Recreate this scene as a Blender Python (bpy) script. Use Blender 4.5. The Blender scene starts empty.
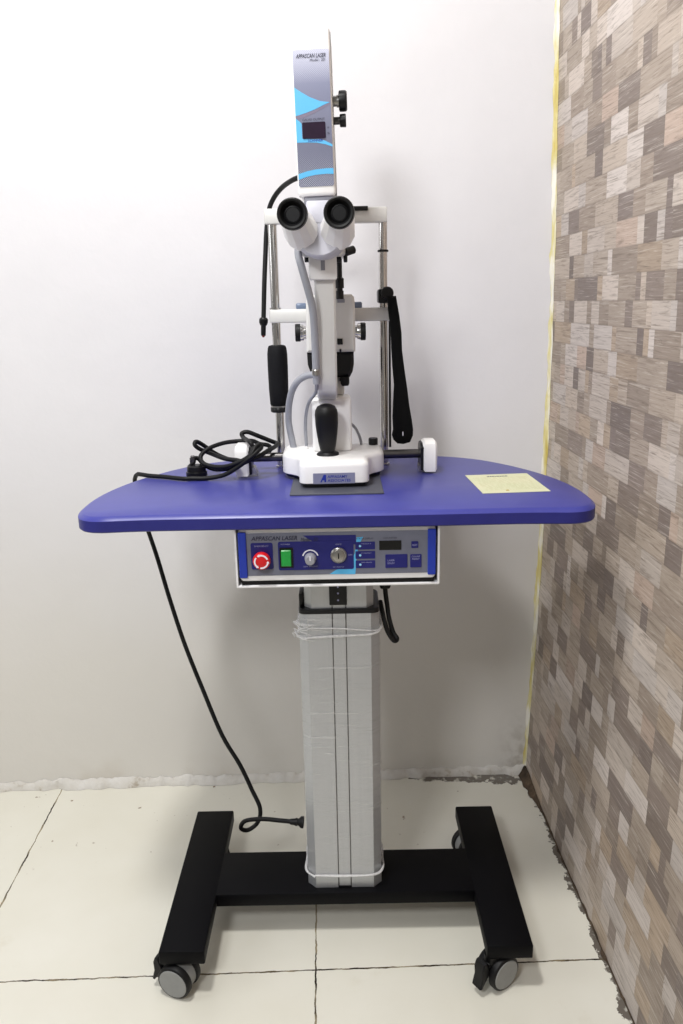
import bpy, bmesh, math, random
from mathutils import Vector, Matrix
random.seed(7)
SC = bpy.context.scene
COL = SC.collection
PI = math.pi

# ------------------------------------------------------------------ materials
def srgb(r, g, b):
    f = lambda c: (c/255/12.92) if c/255 <= .04045 else ((c/255+.055)/1.055)**2.4
    return (f(r), f(g), f(b), 1)

class N:
    """small node-tree helper"""
    def __init__(s, name):
        s.m = bpy.data.materials.new(name); s.m.use_nodes = True
        s.t = s.m.node_tree; s.b = s.t.nodes['Principled BSDF']; s.out = s.t.nodes['Material Output']
    def n(s, kind, **kw):
        nd = s.t.nodes.new(kind)
        for k, v in kw.items(): setattr(nd, k, v)
        return nd
    def l(s, a, b): s.t.links.new(a, b)
    def coords(s): return s.n('ShaderNodeTexCoord').outputs['Object']
    def mapping(s, scale=(1,1,1), vec=None, loc=(0,0,0)):
        mp = s.n('ShaderNodeMapping'); mp.inputs['Scale'].default_value = scale; mp.inputs['Location'].default_value = loc
        s.l(vec if vec is not None else s.coords(), mp.inputs['Vector']); return mp.outputs['Vector']
    def noise(s, scale, vec=None, detail=4, rough=.55, dist=0):
        nz = s.n('ShaderNodeTexNoise'); nz.inputs['Scale'].default_value = scale
        nz.inputs['Detail'].default_value = detail; nz.inputs['Roughness'].default_value = rough; nz.inputs['Distortion'].default_value = dist
        s.l(vec if vec is not None else s.coords(), nz.inputs['Vector']); return nz.outputs['Fac']
    def ramp(s, fac, stops):
        r = s.n('ShaderNodeValToRGB'); e = r.color_ramp.elements
        while len(e) < len(stops): e.new(.5)
        for i, (p, c) in enumerate(stops):
            e[i].position = p; e[i].color = c if len(c) == 4 else (*c, 1)
        s.l(fac, r.inputs['Fac']); return r.outputs['Color']
    def mix(s, fac, a, b, mode='MIX'):
        x = s.n('ShaderNodeMix', data_type='RGBA', blend_type=mode)
        for sock, v in ((x.inputs[0], fac), (x.inputs[6], a), (x.inputs[7], b)):
            if hasattr(v, 'links'): s.l(v, sock)
            else: sock.default_value = v
        return x.outputs[2]
    def math(s, op, a, b=0, c=None):
        x = s.n('ShaderNodeMath', operation=op)
        for sock, v in zip(x.inputs, (a, b, c)):
            if v is None: continue
            if hasattr(v, 'links'): s.l(v, sock)
            else: sock.default_value = v
        return x.outputs[0]
    def smooth(s, v, a, b):
        x = s.n('ShaderNodeMapRange', interpolation_type='SMOOTHSTEP')
        s.l(v, x.inputs[0]); x.inputs[1].default_value = a; x.inputs[2].default_value = b
        return x.outputs[0]
    def bump(s, h, strength=.1, dist=.01):
        b = s.n('ShaderNodeBump'); b.inputs['Strength'].default_value = strength; b.inputs['Distance'].default_value = dist
        s.l(h, b.inputs['Height']); s.l(b.outputs['Normal'], s.b.inputs['Normal'])
    def set(s, color=None, rough=None, metal=None, spec=None, coat=None):
        for nm, v in (('Base Color', color), ('Roughness', rough), ('Metallic', metal), ('Specular IOR Level', spec), ('Coat Weight', coat)):
            if v is None: continue
            if hasattr(v, 'links'): s.l(v, s.b.inputs[nm])
            else: s.b.inputs[nm].default_value = v
        return s

def plain(name, rgb, rough=.45, metal=0., nz=.04, scale=60, bump=.02, spec=.5, coat=0):
    k = N(name); f = k.noise(scale)
    c = srgb(*rgb)
    lo = tuple(max(0, x*(1-nz)) for x in c[:3]); hi = tuple(min(1, x*(1+nz)) for x in c[:3])
    k.set(color=k.ramp(f, [(.3, lo), (.7, hi)]), rough=rough, metal=metal, spec=spec, coat=coat)
    if bump: k.bump(k.noise(scale*6), bump, .002)
    return k.m

M = {}
M['white'] = plain('white_enamel', (236, 235, 234), .32, nz=.015, bump=.01)
M['offwhite'] = plain('offwhite_enamel', (214, 213, 210), .36, nz=.015, bump=.01)
M['lilac'] = plain('pale_grey_plastic', (190, 190, 200), .4, nz=.02)
M['greypl'] = plain('grey_plastic', (140, 141, 150), .45, nz=.04)
M['hose'] = plain('grey_hose', (150, 152, 160), .5, nz=.05)
M['black'] = plain('black_plastic', (12, 12, 15), .36, nz=.1, spec=.35)
M['rubber'] = plain('black_rubber', (9, 9, 11), .5, nz=.1, bump=.05, spec=.3)
M['foam'] = plain('black_foam', (9, 9, 14), .7, nz=.2, scale=200, bump=.2, spec=.25)
M['fabric'] = plain('black_fabric', (8, 8, 9), .9, nz=.2, scale=300, bump=.25, spec=.2)
M['basemetal'] = plain('black_powder_coat', (4, 4, 7), .5, nz=.15, scale=400, bump=.08, spec=.12)
M['chrome'] = plain('polished_steel', (205, 203, 200), .16, metal=1, nz=.03, bump=0)
M['steel'] = plain('brushed_steel', (170, 168, 165), .3, metal=1, nz=.05)
M['darksteel'] = plain('dark_steel', (90, 88, 88), .35, metal=1, nz=.08)
M['mat'] = plain('dark_grey_mat', (70, 72, 82), .5, nz=.05, bump=.05)
M['lens'] = plain('dark_lens', (6, 6, 12), .06, nz=0, bump=0, spec=.8, coat=1)
M['navy'] = plain('navy_panel', (22, 24, 104), .35, nz=.04, bump=0)
M['royal'] = plain('royal_blue_plastic', (26, 52, 160), .35, nz=.04)
M['cyan'] = plain('light_blue_print', (84, 176, 226), .4, nz=.02, bump=0)
M['paleblue'] = plain('pale_blue_print', (150, 212, 245), .4, nz=.02, bump=0)
M['red'] = plain('red_button', (205, 22, 28), .35, nz=.03, bump=0)
M['green'] = plain('green_rocker', (30, 150, 62), .3, nz=.12, scale=250, bump=0)
M['printwhite'] = plain('white_print', (228, 228, 238), .45, nz=0, bump=0)
M['printdark'] = plain('dark_print', (30, 30, 56), .45, nz=0, bump=0)
M['printblue'] = plain('blue_print', (30, 48, 150), .45, nz=0, bump=0)
M['printgrey'] = plain('grey_print', (150, 152, 190), .45, nz=0, bump=0)
M['screen'] = plain('dark_display', (40, 26, 44), .15, nz=.1, scale=90, bump=0)
M['screenblack'] = plain('black_display', (8, 8, 10), .12, nz=0, bump=0)
M['shade'] = plain('grey_violet_print', (116, 108, 130), .4, nz=.02, bump=0)
M['badge'] = plain('silver_badge', (146, 148, 172), .3, metal=.3, nz=.04, bump=0)
M['panelgrey'] = plain('grey_fascia', (106, 109, 124), .35, nz=.06, bump=0)
M['castorgrey'] = plain('castor_grey', (140, 141, 140), .5, nz=.05)
M['tray'] = plain('tray_white', (230, 230, 232), .35, nz=.015)

k = N('blue_laminate')                                           # table top
f = k.noise(25, detail=6)
k.set(color=k.ramp(f, [(.3, srgb(58, 61, 143)), (.7, srgb(63, 66, 150))]), rough=.34, spec=.45)
k.bump(k.noise(700), .05, .001); M['tablecol'] = k.m
k = N('blue_laminate_shaded')  # table sides and underside: blue darkened to stand in for weaker light
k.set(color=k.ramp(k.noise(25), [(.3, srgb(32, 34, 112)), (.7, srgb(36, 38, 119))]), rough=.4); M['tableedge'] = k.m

k = N('brushed_aluminium')                                       # lift column
v = k.mapping((700, 700, 4))
f = k.noise(1, v, detail=5)
k.set(color=k.ramp(f, [(.3, srgb(182, 184, 188)), (.7, srgb(189, 191, 194))]), rough=.38, metal=.6)
M['alu'] = k.m

k = N('stretch_film')                                            # wrap on the column
v1 = k.mapping((12, 12, 330)); n1 = k.noise(1, v1, detail=6, rough=.65, dist=.8)
v2 = k.mapping((9, 9, 60)); n2 = k.noise(1, v2, detail=4)
wr = k.math('MULTIPLY', k.smooth(n1, .5, .78), k.smooth(n2, .35, .65))
lp = k.n('ShaderNodeBsdfTransparent'); gl = k.b
k.set(color=(.9, .9, .9, 1), rough=.22)
k.bump(n1, .6, .004)
mx = k.n('ShaderNodeMixShader'); k.l(k.math('ADD', k.math('MULTIPLY', wr, .55), .06), mx.inputs[0])
k.l(lp.outputs[0], mx.inputs[1]); k.l(gl.outputs[0], mx.inputs[2]); k.l(mx.outputs[0], k.out.inputs['Surface'])
M['film'] = k.m
k = N('stretch_film_rope')
lp = k.n('ShaderNodeBsdfTransparent'); k.set(color=(.85, .85, .86, 1), rough=.2)
mx = k.n('ShaderNodeMixShader'); k.l(k.math('ADD', k.math('MULTIPLY', k.noise(120), .6), .15), mx.inputs[0])
k.l(lp.outputs[0], mx.inputs[1]); k.l(k.b.outputs[0], mx.inputs[2]); k.l(mx.outputs[0], k.out.inputs['Surface'])
M['filmrope'] = k.m

k = N('white_plaster')                                           # back wall
f = k.noise(2.2, detail=5); f2 = k.noise(35, detail=5)
c = k.ramp(f, [(.3, srgb(216, 215, 218)), (.7, srgb(222, 221, 224))])
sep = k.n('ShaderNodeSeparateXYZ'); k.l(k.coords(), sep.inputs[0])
c = k.mix(k.smooth(k.math('ADD', sep.outputs['Z'], k.math('MULTIPLY', f, .3)), 1.0, .4), c, srgb(220, 217, 211))      # warm tone of the shaded lower wall, painted into the colour
low = k.smooth(sep.outputs['Z'], .10, 0)
c = k.mix(k.math('MULTIPLY', low, k.smooth(k.noise(9, detail=6), .42, .75)), c, srgb(206, 200, 190))
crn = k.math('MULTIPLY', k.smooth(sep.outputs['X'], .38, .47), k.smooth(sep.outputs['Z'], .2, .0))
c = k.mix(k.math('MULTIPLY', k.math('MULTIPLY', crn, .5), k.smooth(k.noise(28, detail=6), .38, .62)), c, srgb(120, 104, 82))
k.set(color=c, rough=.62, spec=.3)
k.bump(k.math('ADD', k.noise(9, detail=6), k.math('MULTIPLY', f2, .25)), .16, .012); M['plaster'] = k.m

k = N('dirty_plaster_ridge')
f = k.noise(18, detail=7, rough=.7)
k.set(color=k.ramp(f, [(.30, srgb(160, 146, 124)), (.42, srgb(210, 206, 198)), (.7, srgb(222, 220, 216))]), rough=.8)
k.bump(k.noise(60, detail=6), .5, .006); M['ridge'] = k.m

k = N('yellow_sealant')
v = k.mapping((60, 60, 9)); f = k.noise(1, v, detail=5)
k.set(color=k.ramp(f, [(.40, srgb(232, 228, 216)), (.52, srgb(214, 204, 150)), (.68, srgb(196, 176, 90))]), rough=.55)
k.bump(k.noise(90), .4, .004); M['sealant'] = k.m

k = N('white_floor_tile')                                        # floor: 0.613 m tiles, dark joints, dirt by the walls
sep = k.n('ShaderNodeSeparateXYZ'); co = k.coords(); k.l(co, sep.inputs[0])
X, Y = sep.outputs['X'], sep.outputs['Y']
wob = k.math('MULTIPLY', k.math('SUBTRACT', k.noise(40, detail=5), .5), .006)
def joint(a, off, pitch):
    t = k.math('ADD', k.math('SUBTRACT', a, off), wob)
    fr = k.math('SUBTRACT', k.math('FRACT', k.math('ADD', k.math('DIVIDE', t, pitch), .5)), .5)
    return k.math('MULTIPLY', k.math('ABSOLUTE', fr), pitch)
jd = k.math('MINIMUM', joint(X, -.0375, .6125), joint(Y, 1.141, .6125))
jw = k.math('MULTIPLY_ADD', k.noise(22, detail=6), .0042, -.0006)
jm = k.math('LESS_THAN', jd, jw)
base = k.ramp(k.noise(3, detail=5), [(.3, srgb(221, 218, 204)), (.7, srgb(229, 227, 216))])
sm = k.smooth(k.noise(7, detail=8, rough=.7), .58, .8)
base = k.mix(k.math('MULTIPLY', sm, .25), base, srgb(190, 180, 150))
spk = k.math('MULTIPLY', k.smooth(k.noise(55, detail=4), .68, .73), k.smooth(Y, 1.3, 1.7))
base = k.mix(spk, base, srgb(120, 96, 70))
dn = k.math('MULTIPLY', k.noise(20, detail=7, rough=.7), 1)
dr = k.math('LESS_THAN', k.math('SUBTRACT', .469, X), k.math('MULTIPLY_ADD', dn, .08, -.033))
db = k.math('LESS_THAN', k.math('SUBTRACT', 1.717, Y), k.math('ADD', k.math('MULTIPLY_ADD', dn, .09, -.047), k.math('MULTIPLY', k.smooth(X, .02, .4), .042)))
dirt = k.math('MAXIMUM', k.math('MULTIPLY', dr, .85), k.math('MULTIPLY', db, .8))
dirt = k.math('MULTIPLY', dirt, k.smooth(k.noise(45, detail=5), .32, .5))
base = k.mix(dirt, base, srgb(50, 30, 18))
jc = k.ramp(k.noise(14, detail=6), [(.4, srgb(150, 138, 112)), (.56, srgb(44, 36, 28))])
base = k.mix(jm, base, jc)
k.set(color=base, rough=k.math('MULTIPLY_ADD', k.noise(6, detail=6), .16, .14), spec=.45)
k.bump(k.math('SUBTRACT', k.math('MULTIPLY', k.noise(5), .3), jm), .12, .004); M['tile'] = k.m

k = N('wood_block_wallpaper')                                    # right wall
at = k.n('ShaderNodeVertexColor'); at.layer_name = 'tone'
off = k.n('ShaderNodeAttribute'); off.attribute_name = 'tone'
co = k.coords()
shift = k.n('ShaderNodeVectorMath', operation='MULTIPLY_ADD'); k.l(at.outputs['Color'], shift.inputs[0])
shift.inputs[1].default_value = (17, 31, 23); k.l(co, shift.inputs[2])
v = k.mapping((1, 9, 80), shift.outputs[0]); g1 = k.noise(1, v, detail=7, rough=.65, dist=2.2)
v = k.mapping((1, 14, 420), shift.outputs[0]); g2 = k.noise(1, v, detail=4, dist=.8)
zs = k.n('ShaderNodeSeparateXYZ'); k.l(co, zs.inputs[0]); fr = k.math('FRACT', k.math('DIVIDE', zs.outputs['Z'], .0412)); seam = k.math('ADD', k.smooth(fr, .07, 0), k.smooth(fr, .96, 1))
c = k.mix(k.smooth(g1, .5, .7), at.outputs['Color'], k.mix(.5, at.outputs['Color'], srgb(104, 90, 78)))
c = k.mix(k.math('MULTIPLY', k.smooth(g2, .52, .72), .65), c, srgb(112, 98, 86))
c = k.mix(k.math('MULTIPLY', k.smooth(g2, .46, .27), .5), c, srgb(218, 209, 199))
c = k.mix(k.math('MULTIPLY', seam, .3), c, srgb(92, 80, 70))
k.set(color=c, rough=.5, spec=.35)
k.bump(k.math('ADD', g1, k.noise(12)), .08, .004); M['wallpaper'] = k.m

k = N('cream_paper')
sep = k.n('ShaderNodeSeparateXYZ'); k.l(k.coords(), sep.inputs[0])
ln = k.math('LESS_THAN', k.math('FRACT', k.math('MULTIPLY', sep.outputs['Y'], 120)), .35)
wd = k.smooth(k.noise(1, k.mapping((260, 40, 1)), detail=2), .42, .55)
inm = k.math('MULTIPLY', k.math('LESS_THAN', k.math('ABSOLUTE', sep.outputs['X']), .047), k.math('LESS_THAN', k.math('ABSOLUTE', sep.outputs['Y']), .05))
mk = k.math('MULTIPLY', k.math('MULTIPLY', ln, wd), k.math('MULTIPLY', inm, .5))
c = k.ramp(k.noise(14), [(.35, srgb(212, 210, 178)), (.65, srgb(204, 207, 172))])
k.set(color=k.mix(mk, c, srgb(176, 170, 110)), rough=.7); M['paper'] = k.m

k = N('dotted_fascia')                                           # laser head front: grey with a fine dot screen
co = k.coords(); sep = k.n('ShaderNodeSeparateXYZ'); k.l(co, sep.inputs[0])
rot = k.n('ShaderNodeMapping'); rot.inputs['Rotation'].default_value = (0, PI/4, 0); rot.inputs['Scale'].default_value = (480, 1, 480); k.l(co, rot.inputs['Vector'])
s2 = k.n('ShaderNodeSeparateXYZ'); k.l(rot.outputs[0], s2.inputs[0])
fx = k.math('SUBTRACT', k.math('FRACT', s2.outputs['X']), .5); fz = k.math('SUBTRACT', k.math('FRACT', s2.outputs['Z']), .5)
dd = k.math('ADD', k.math('MULTIPLY', fx, fx), k.math('MULTIPLY', fz, fz))
dots = k.math('MULTIPLY', k.math('LESS_THAN', dd, .09), k.smooth(k.math('ABSOLUTE', sep.outputs['Z']), .03, .095))
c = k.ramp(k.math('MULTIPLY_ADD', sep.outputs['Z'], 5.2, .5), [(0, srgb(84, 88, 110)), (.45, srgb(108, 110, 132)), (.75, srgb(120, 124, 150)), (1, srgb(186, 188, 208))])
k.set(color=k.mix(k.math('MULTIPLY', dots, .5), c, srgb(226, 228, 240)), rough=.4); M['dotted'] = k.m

# ------------------------------------------------------------------ mesh helpers
def link(name, bm, mat, parent=None, smooth=35, loc=None):
    bmesh.ops.recalc_face_normals(bm, faces=bm.faces)
    me = bpy.data.meshes.new(name); bm.to_mesh(me); bm.free()
    if smooth:
        me.shade_smooth(); me.set_sharp_from_angle(angle=math.radians(smooth))
    me.materials.append(M[mat] if isinstance(mat, str) else mat)
    o = bpy.data.objects.new(name, me); COL.objects.link(o)
    if parent is not None: o.parent = parent
    if loc is not None: o.location = loc
    return o
def thing(name, label, cat, loc=(0,0,0), rz=0, group=None):
    o = bpy.data.objects.new(name, None); COL.objects.link(o); o.empty_display_size = .05
    o.location = loc; o.rotation_euler = (0, 0, rz); tag(o, label, cat, group); return o
def tag(o, label, cat, group=None):
    o['label'] = label; o['category'] = cat
    if group: o['group'] = group
    return o
def structure(o): o['kind'] = 'structure'; return o

def box(bm, x0, x1, y0, y1, z0, z1, bev=0, seg=2, T=None):
    b = bmesh.new()
    vs = [b.verts.new((x, y, z)) for x in (x0, x1) for y in (y0, y1) for z in (z0, z1)]
    for f in ((0,1,3,2), (4,6,7,5), (0,4,5,1), (2,3,7,6), (0,2,6,4), (1,5,7,3)): b.faces.new([vs[i] for i in f])
    if bev: bmesh.ops.bevel(b, geom=b.edges[:], offset=bev, segments=seg, profile=.5, affect='EDGES')
    if T is not None: bmesh.ops.transform(b, matrix=T, verts=b.verts)
    merge(bm, b)
def merge(bm, b):
    me = bpy.data.meshes.new('tmp'); b.to_mesh(me); b.free(); bm.from_mesh(me); bpy.data.meshes.remove(me)
def frame(p0, p1):
    d = (Vector(p1)-Vector(p0)).normalized()
    a = Vector((0, 0, 1)) if abs(d.z) < .9 else Vector((1, 0, 0))
    u = d.cross(a).normalized(); return u, d.cross(u).normalized(), d
def lathe(bm, p0, p1, prof, seg=32, cap=True):
    """prof: list of (t along p0->p1 in metres, radius)"""
    u, w, d = frame(p0, p1); p0 = Vector(p0); rings = []
    for t, r in prof:
        c = p0+d*t
        rings.append([bm.verts.new(c+u*(r*math.cos(2*PI*i/seg))+w*(r*math.sin(2*PI*i/seg))) for i in range(seg)])
    for a, b in zip(rings, rings[1:]):
        for i in range(seg): bm.faces.new((a[i], a[(i+1) % seg], b[(i+1) % seg], b[i]))
    if cap:
        bm.faces.new(rings[0]); bm.faces.new(rings[-1])
def cyl(bm, p0, p1, r, seg=28, ch=0):
    L = (Vector(p1)-Vector(p0)).length
    lathe(bm, p0, p1, [(0, r), (L, r)] if not ch else [(0, r-ch), (ch, r), (L-ch, r), (L, r-ch)], seg)
def smooth_path(pts, sub):
    P = [Vector(p) for p in pts]; out = []
    for i in range(len(P)-1):
        a, b, c, d = P[max(i-1, 0)], P[i], P[i+1], P[min(i+2, len(P)-1)]
        for s in range(sub):
            t = s/sub
            out.append(.5*((2*b)+(c-a)*t+(2*a-5*b+4*c-d)*t*t+(3*b-a-3*c+d)*t**3))
    return out+[P[-1]]
def sweep(bm, pts, r, sub=6, seg=10, flat=1.0, closed=False):
    P = smooth_path(pts, sub) if sub > 1 else [Vector(p) for p in pts]
    n = len(P); rings = []; u = None
    for i in range(n):
        d = (P[min(i+1, n-1)]-P[max(i-1, 0)])
        if closed: d = P[(i+1) % n]-P[i-1]
        d.normalize()
        if u is None: u, w, _ = frame((0, 0, 0), d)
        else:
            u = (u-d*u.dot(d)).normalized()
        w = d.cross(u)
        rr = r(i/(n-1)) if callable(r) else r
        rings.append([bm.verts.new(P[i]+u*(rr*math.cos(2*PI*j/seg))+w*(rr*flat*math.sin(2*PI*j/seg))) for j in range(seg)])
    for a, b in zip(rings, rings[1:]+([rings[0]] if closed else [])):
        for j in range(seg): bm.faces.new((a[j], a[(j+1) % seg], b[(j+1) % seg], b[j]))
    if not closed: bm.faces.new(rings[0]); bm.faces.new(rings[-1])
def inset(pts, d):
    n = len(pts); out = []
    area = sum(pts[i][0]*pts[(i+1) % n][1]-pts[(i+1) % n][0]*pts[i][1] for i in range(n))
    sg = 1 if area > 0 else -1
    for i in range(n):
        p, a, b = Vector(pts[i]), Vector(pts[i-1]), Vector(pts[(i+1) % n])
        e1, e2 = (p-a).normalized(), (b-p).normalized()
        n1, n2 = Vector((-e1.y, e1.x))*sg, Vector((-e2.y, e2.x))*sg
        m = (n1+n2); m = m.normalized() if m.length > 1e-6 else n1
        out.append(tuple(p+m*(d/max(.5, m.dot(n1)))))
    return out
def prism(bm, outline, levels, T=None):
    """levels: (height, inset) rings of the outline; T maps (a, b, h) into place"""
    rings = []
    for h, d in levels:
        pts = inset(outline, d) if d else outline
        rings.append([bm.verts.new((p[0], p[1], h) if T is None else T(p[0], p[1], h)) for p in pts])
    n = len(outline)
    for a, b in zip(rings, rings[1:]):
        for i in range(n): bm.faces.new((a[i], a[(i+1) % n], b[(i+1) % n], b[i]))
    bm.faces.new(rings[0]); bm.faces.new(rings[-1])
def rrect(x0, x1, y0, y1, r, n=5):
    out = []
    for cx, cy, a0 in ((x1-r, y0+r, -90), (x1-r, y1-r, 0), (x0+r, y1-r, 90), (x0+r, y0+r, 180)):
        for i in range(n+1):
            a = math.radians(a0+90*i/n); out.append((cx+r*math.cos(a), cy+r*math.sin(a)))
    return out
def front(v):            # lay a flat (x, z) outline on a plane facing the viewer (-y), h coming out of it
    return lambda a, b, h: (a, v-h, b)
def plate(bm, x0, x1, z0, z1, v, h, r=0.0, edge=0):
    o = rrect(x0, x1, z0, z1, r) if r else [(x0, z0), (x1, z0), (x1, z1), (x0, z1)]
    prism(bm, o, [(0, 0), (h, 0)] if not edge else [(0, 0), (h-edge, 0), (h, edge)], front(v))
def lettering(name, text, x, z, v, w, h, mat, parent, out=.0004, shear=0, bold=0):
    cu = bpy.data.curves.new('t', 'FONT'); cu.body = text; cu.shear = shear; cu.offset = bold; cu.resolution_u = 2
    t = bpy.data.objects.new('t', cu); COL.objects.link(t)
    dg = bpy.context.evaluated_depsgraph_get(); me = bpy.data.meshes.new_from_object(t.evaluated_get(dg))
    bpy.data.objects.remove(t); bpy.data.curves.remove(cu)
    xs = [q.co.x for q in me.vertices]; ys = [q.co.y for q in me.vertices]
    a, b, c, d = min(xs), max(xs), min(ys), max(ys)
    for q in me.vertices:
        px, py = (q.co.x-a)/(b-a)*w, (q.co.y-c)/(d-c)*h
        q.co = (x+px, v-out, z+py)
    me.name = name; me.materials.append(M[mat])
    o = bpy.data.objects.new(name, me); COL.objects.link(o); o.parent = parent; return o
def arc2(cx, cz, r0, r1, a0, a1, n=14):
    o = [(cx+r1*math.cos(math.radians(a0+(a1-a0)*i/n)), cz+r1*math.sin(math.radians(a0+(a1-a0)*i/n))) for i in range(n+1)]
    return o+[(cx+r0*math.cos(math.radians(a1+(a0-a1)*i/n)), cz+r0*math.sin(math.radians(a1+(a0-a1)*i/n))) for i in range(n+1)]
def copy_tree(o, parent=None):
    c = o.copy(); COL.objects.link(c)
    if parent is not None: c.parent = parent
    for ch in list(o.children): copy_tree(ch, c)
    return c

# ------------------------------------------------------------------ the setting
WY, WX = 1.717, .4700
def wall_x(z): return WX+.0012*z+.0175*math.sin(PI*min(z, 1.67)/1.67)     # the papered wall bows out a little
bm = bmesh.new(); box(bm, -2.6, WX+.1, -1.6, WY+.1, -.06, 0)
structure(link('floor', bm, 'tile', smooth=0))
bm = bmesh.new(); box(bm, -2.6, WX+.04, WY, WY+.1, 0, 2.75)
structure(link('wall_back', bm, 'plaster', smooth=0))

bm = bmesh.new(); cl = bm.loops.layers.float_color.new('tone')
box(bm, WX+.035, WX+.13, -1.6, WY+.1, 0, 2.75)
TONES = [((192, 180, 170), 6), ((182, 168, 155), 6), ((168, 154, 141), 6), ((154, 140, 128), 5), ((136, 123, 115), 4), ((127, 115, 109), 3), ((199, 189, 182), 4), ((172, 154, 136), 4), ((182, 162, 148), 1)]
pool = [c for c, w in TONES for _ in range(w)]
ROW = .0412; rows = int(2.75/ROW)+1; rnd = random.Random(11)
for r in range(rows):
    z0, z1 = r*ROW, min((r+1)*ROW, 2.75)
    if z0 >= 2.75: break
    y = -1.6; last = None
    while y < WY:
        w = rnd.choice((.02, .026, .032, .04, .048, .055, .065, .075, .09, .11)); y1 = min(y+w, WY)
        if WY-y1 < .02: y1 = WY
        c = rnd.choice(pool)
        while c == last: c = rnd.choice(pool)
        last = c
        j = rnd.uniform(.94, 1.05); col = srgb(*[min(255, q*j) for q in c])
        f = bm.faces.new([bm.verts.new(p) for p in ((wall_x(z0), y, z0), (wall_x(z0), y1, z0), (wall_x(z1), y1, z1), (wall_x(z1), y, z1))])
        for lo in f.loops: lo[cl] = col
        y = y1
me = bpy.data.meshes.new('wall_right'); bm.to_mesh(me); bm.free(); me.materials.append(M['wallpaper'])
o = bpy.data.objects.new('wall_right', me); COL.objects.link(o); structure(o)

def strip(name, mat, fn, n, seg=6):       # uneven bead along a wall joint: fn(t) -> list of section points
    bm = bmesh.new(); rings = [[bm.verts.new(p) for p in fn(i/n)] for i in range(n+1)]
    for a, b in zip(rings, rings[1:]):
        for i in range(len(a)-1): bm.faces.new((a[i], a[i+1], b[i+1], b[i]))
    return structure(link(name, bm, mat, smooth=60))
r1 = random.Random(3)
wob = [r1.uniform(-1, 1) for _ in range(400)]
def wv(i, s): return wob[int(i) % 400]*(1-(i % 1))+wob[(int(i)+1) % 400]*(i % 1)
def corner(t):
    z = t*2.75; w = .0075+.0025*wv(t*60, 0)+.0025*wv(t*190, 0); d = .004+.002*wv(t*90+40, 0)
    x = wall_x(z); return [(x-.0005, WY-d*2, z), (x-w*.55, WY-d*.8, z), (x-w, WY-.0005, z)]
strip('trim_1', 'sealant', corner, 160)
def ridge(t):
    x = -2.6+t*(WX+2.6); h = .020+.005*wv(t*150, 0)+.003*wv(t*420+9, 0); d = .012+.005*wv(t*180+70, 0)
    return [(x, WY-.0005, h), (x, WY-.004-.002*wv(t*300, 0), h*.93), (x, WY-d*.8, h*.45), (x, WY-d, .0005)]
strip('baseboard_back', 'ridge', ridge, 420)
k = N('dark_grime'); f = k.noise(30, detail=6)
k.set(color=k.ramp(f, [(.35, srgb(46, 36, 26)), (.6, srgb(86, 70, 54)), (.8, srgb(140, 124, 104))]), rough=.9); k.bump(k.noise(120), .6, .006); M['grime'] = k.m
def skirt(t):
    y = -1.6+t*(WY+1.6); h = .003+.005*max(0, wv(t*220, 0))+.02*max(0, t-.94)/.06; d = .002+.006*max(0, wv(t*260+33, 0))+.02*max(0, t-.95)/.05
    return [(WX-.0004, y, h), (WX-d*.5, y, h*.5), (WX-d, y, .0004)]
strip('baseboard_right', 'grime', skirt, 420)

# ------------------------------------------------------------------ instrument table
T = thing('instrument_table', 'wheeled black H-base table with film-wrapped aluminium column and rounded blue top', 'table', (.019, 1.28, 0), math.radians(-1.4))
ZB0, ZB1 = .064, .090
for s in (-1, 1):
    bm = bmesh.new(); box(bm, s*.271-.038, s*.271+.038, -.19, .188, ZB0, ZB1, .0025)
    link('base_leg', bm, 'basemetal', T)
bm = bmesh.new(); box(bm, -.235, .235, -.060, .056, ZB0, ZB1-.0006, .002)
link('crossbar', bm, 'basemetal', T)

def castor(loc, rz):
    c = bmesh.new()
    lathe(c, (0, 0, .064), (0, 0, .05), [(0, .012), (.014, .012)], 20)
    box(c, -.014, .024, -.0085, .0085, .024, .055, .005)             # yoke between the twin wheels
    prism(c, [(.020*math.cos(a)+.014, .030+.031*math.sin(a)*.62+.012*0) for a in [PI*i/12 for i in range(13)]], [(-.009, .001), (-.008, 0), (.008, 0), (.009, .001)], lambda a, b, h: (a, h, b))
    h = link('castor', c, 'rubber', T, loc=loc); h.rotation_euler = (0, 0, rz)
    for s in (-1, 1):
        w = bmesh.new(); y0, y1 = s*.0085, s*.0215
        L = abs(y1-y0)
        lathe(w, (.014, y0, .030), (.014, y1, .030), [(0, .020), (0, .028), (.002, .030), (L-.003, .030), (L-.0008, .0285), (L, .0265), (L, .01)], 36)
        link('wheel', w, 'rubber', h)
        w = bmesh.new(); lathe(w, (.014, y1-s*.0005, .030), (.014, y1+s*.0012, .030), [(0, .0255), (.001, .0255), (.0017, .0245)], 36)
        link('hub_cap', w, 'castorgrey', h)
    w = bmesh.new(); lathe(w, (.014, -.0085, .030), (.014, .0085, .030), [(0, .0268), (.017, .0268)], 30)
    link('hub_band', w, 'castorgrey', h)
    w = bmesh.new()
    prism(w, [(-.012, .040), (-.020, .028), (-.030, .014), (-.034, .016), (-.029, .034), (-.030, .050), (-.026, .060), (-.020, .062), (-.016, .052)], [(-.011, .002), (-.009, 0), (.009, 0), (.011, .002)], lambda a, b, h: (a, h, b))
    link('brake_lever', w, 'rubber', h)
    return h
castor((-.294, -.170, 0), math.radians(-20)); castor((.243, -.178, 0), math.radians(34))
castor((-.271, .150, 0), math.radians(150)); castor((.268, .148, 0), math.radians(200))

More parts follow.
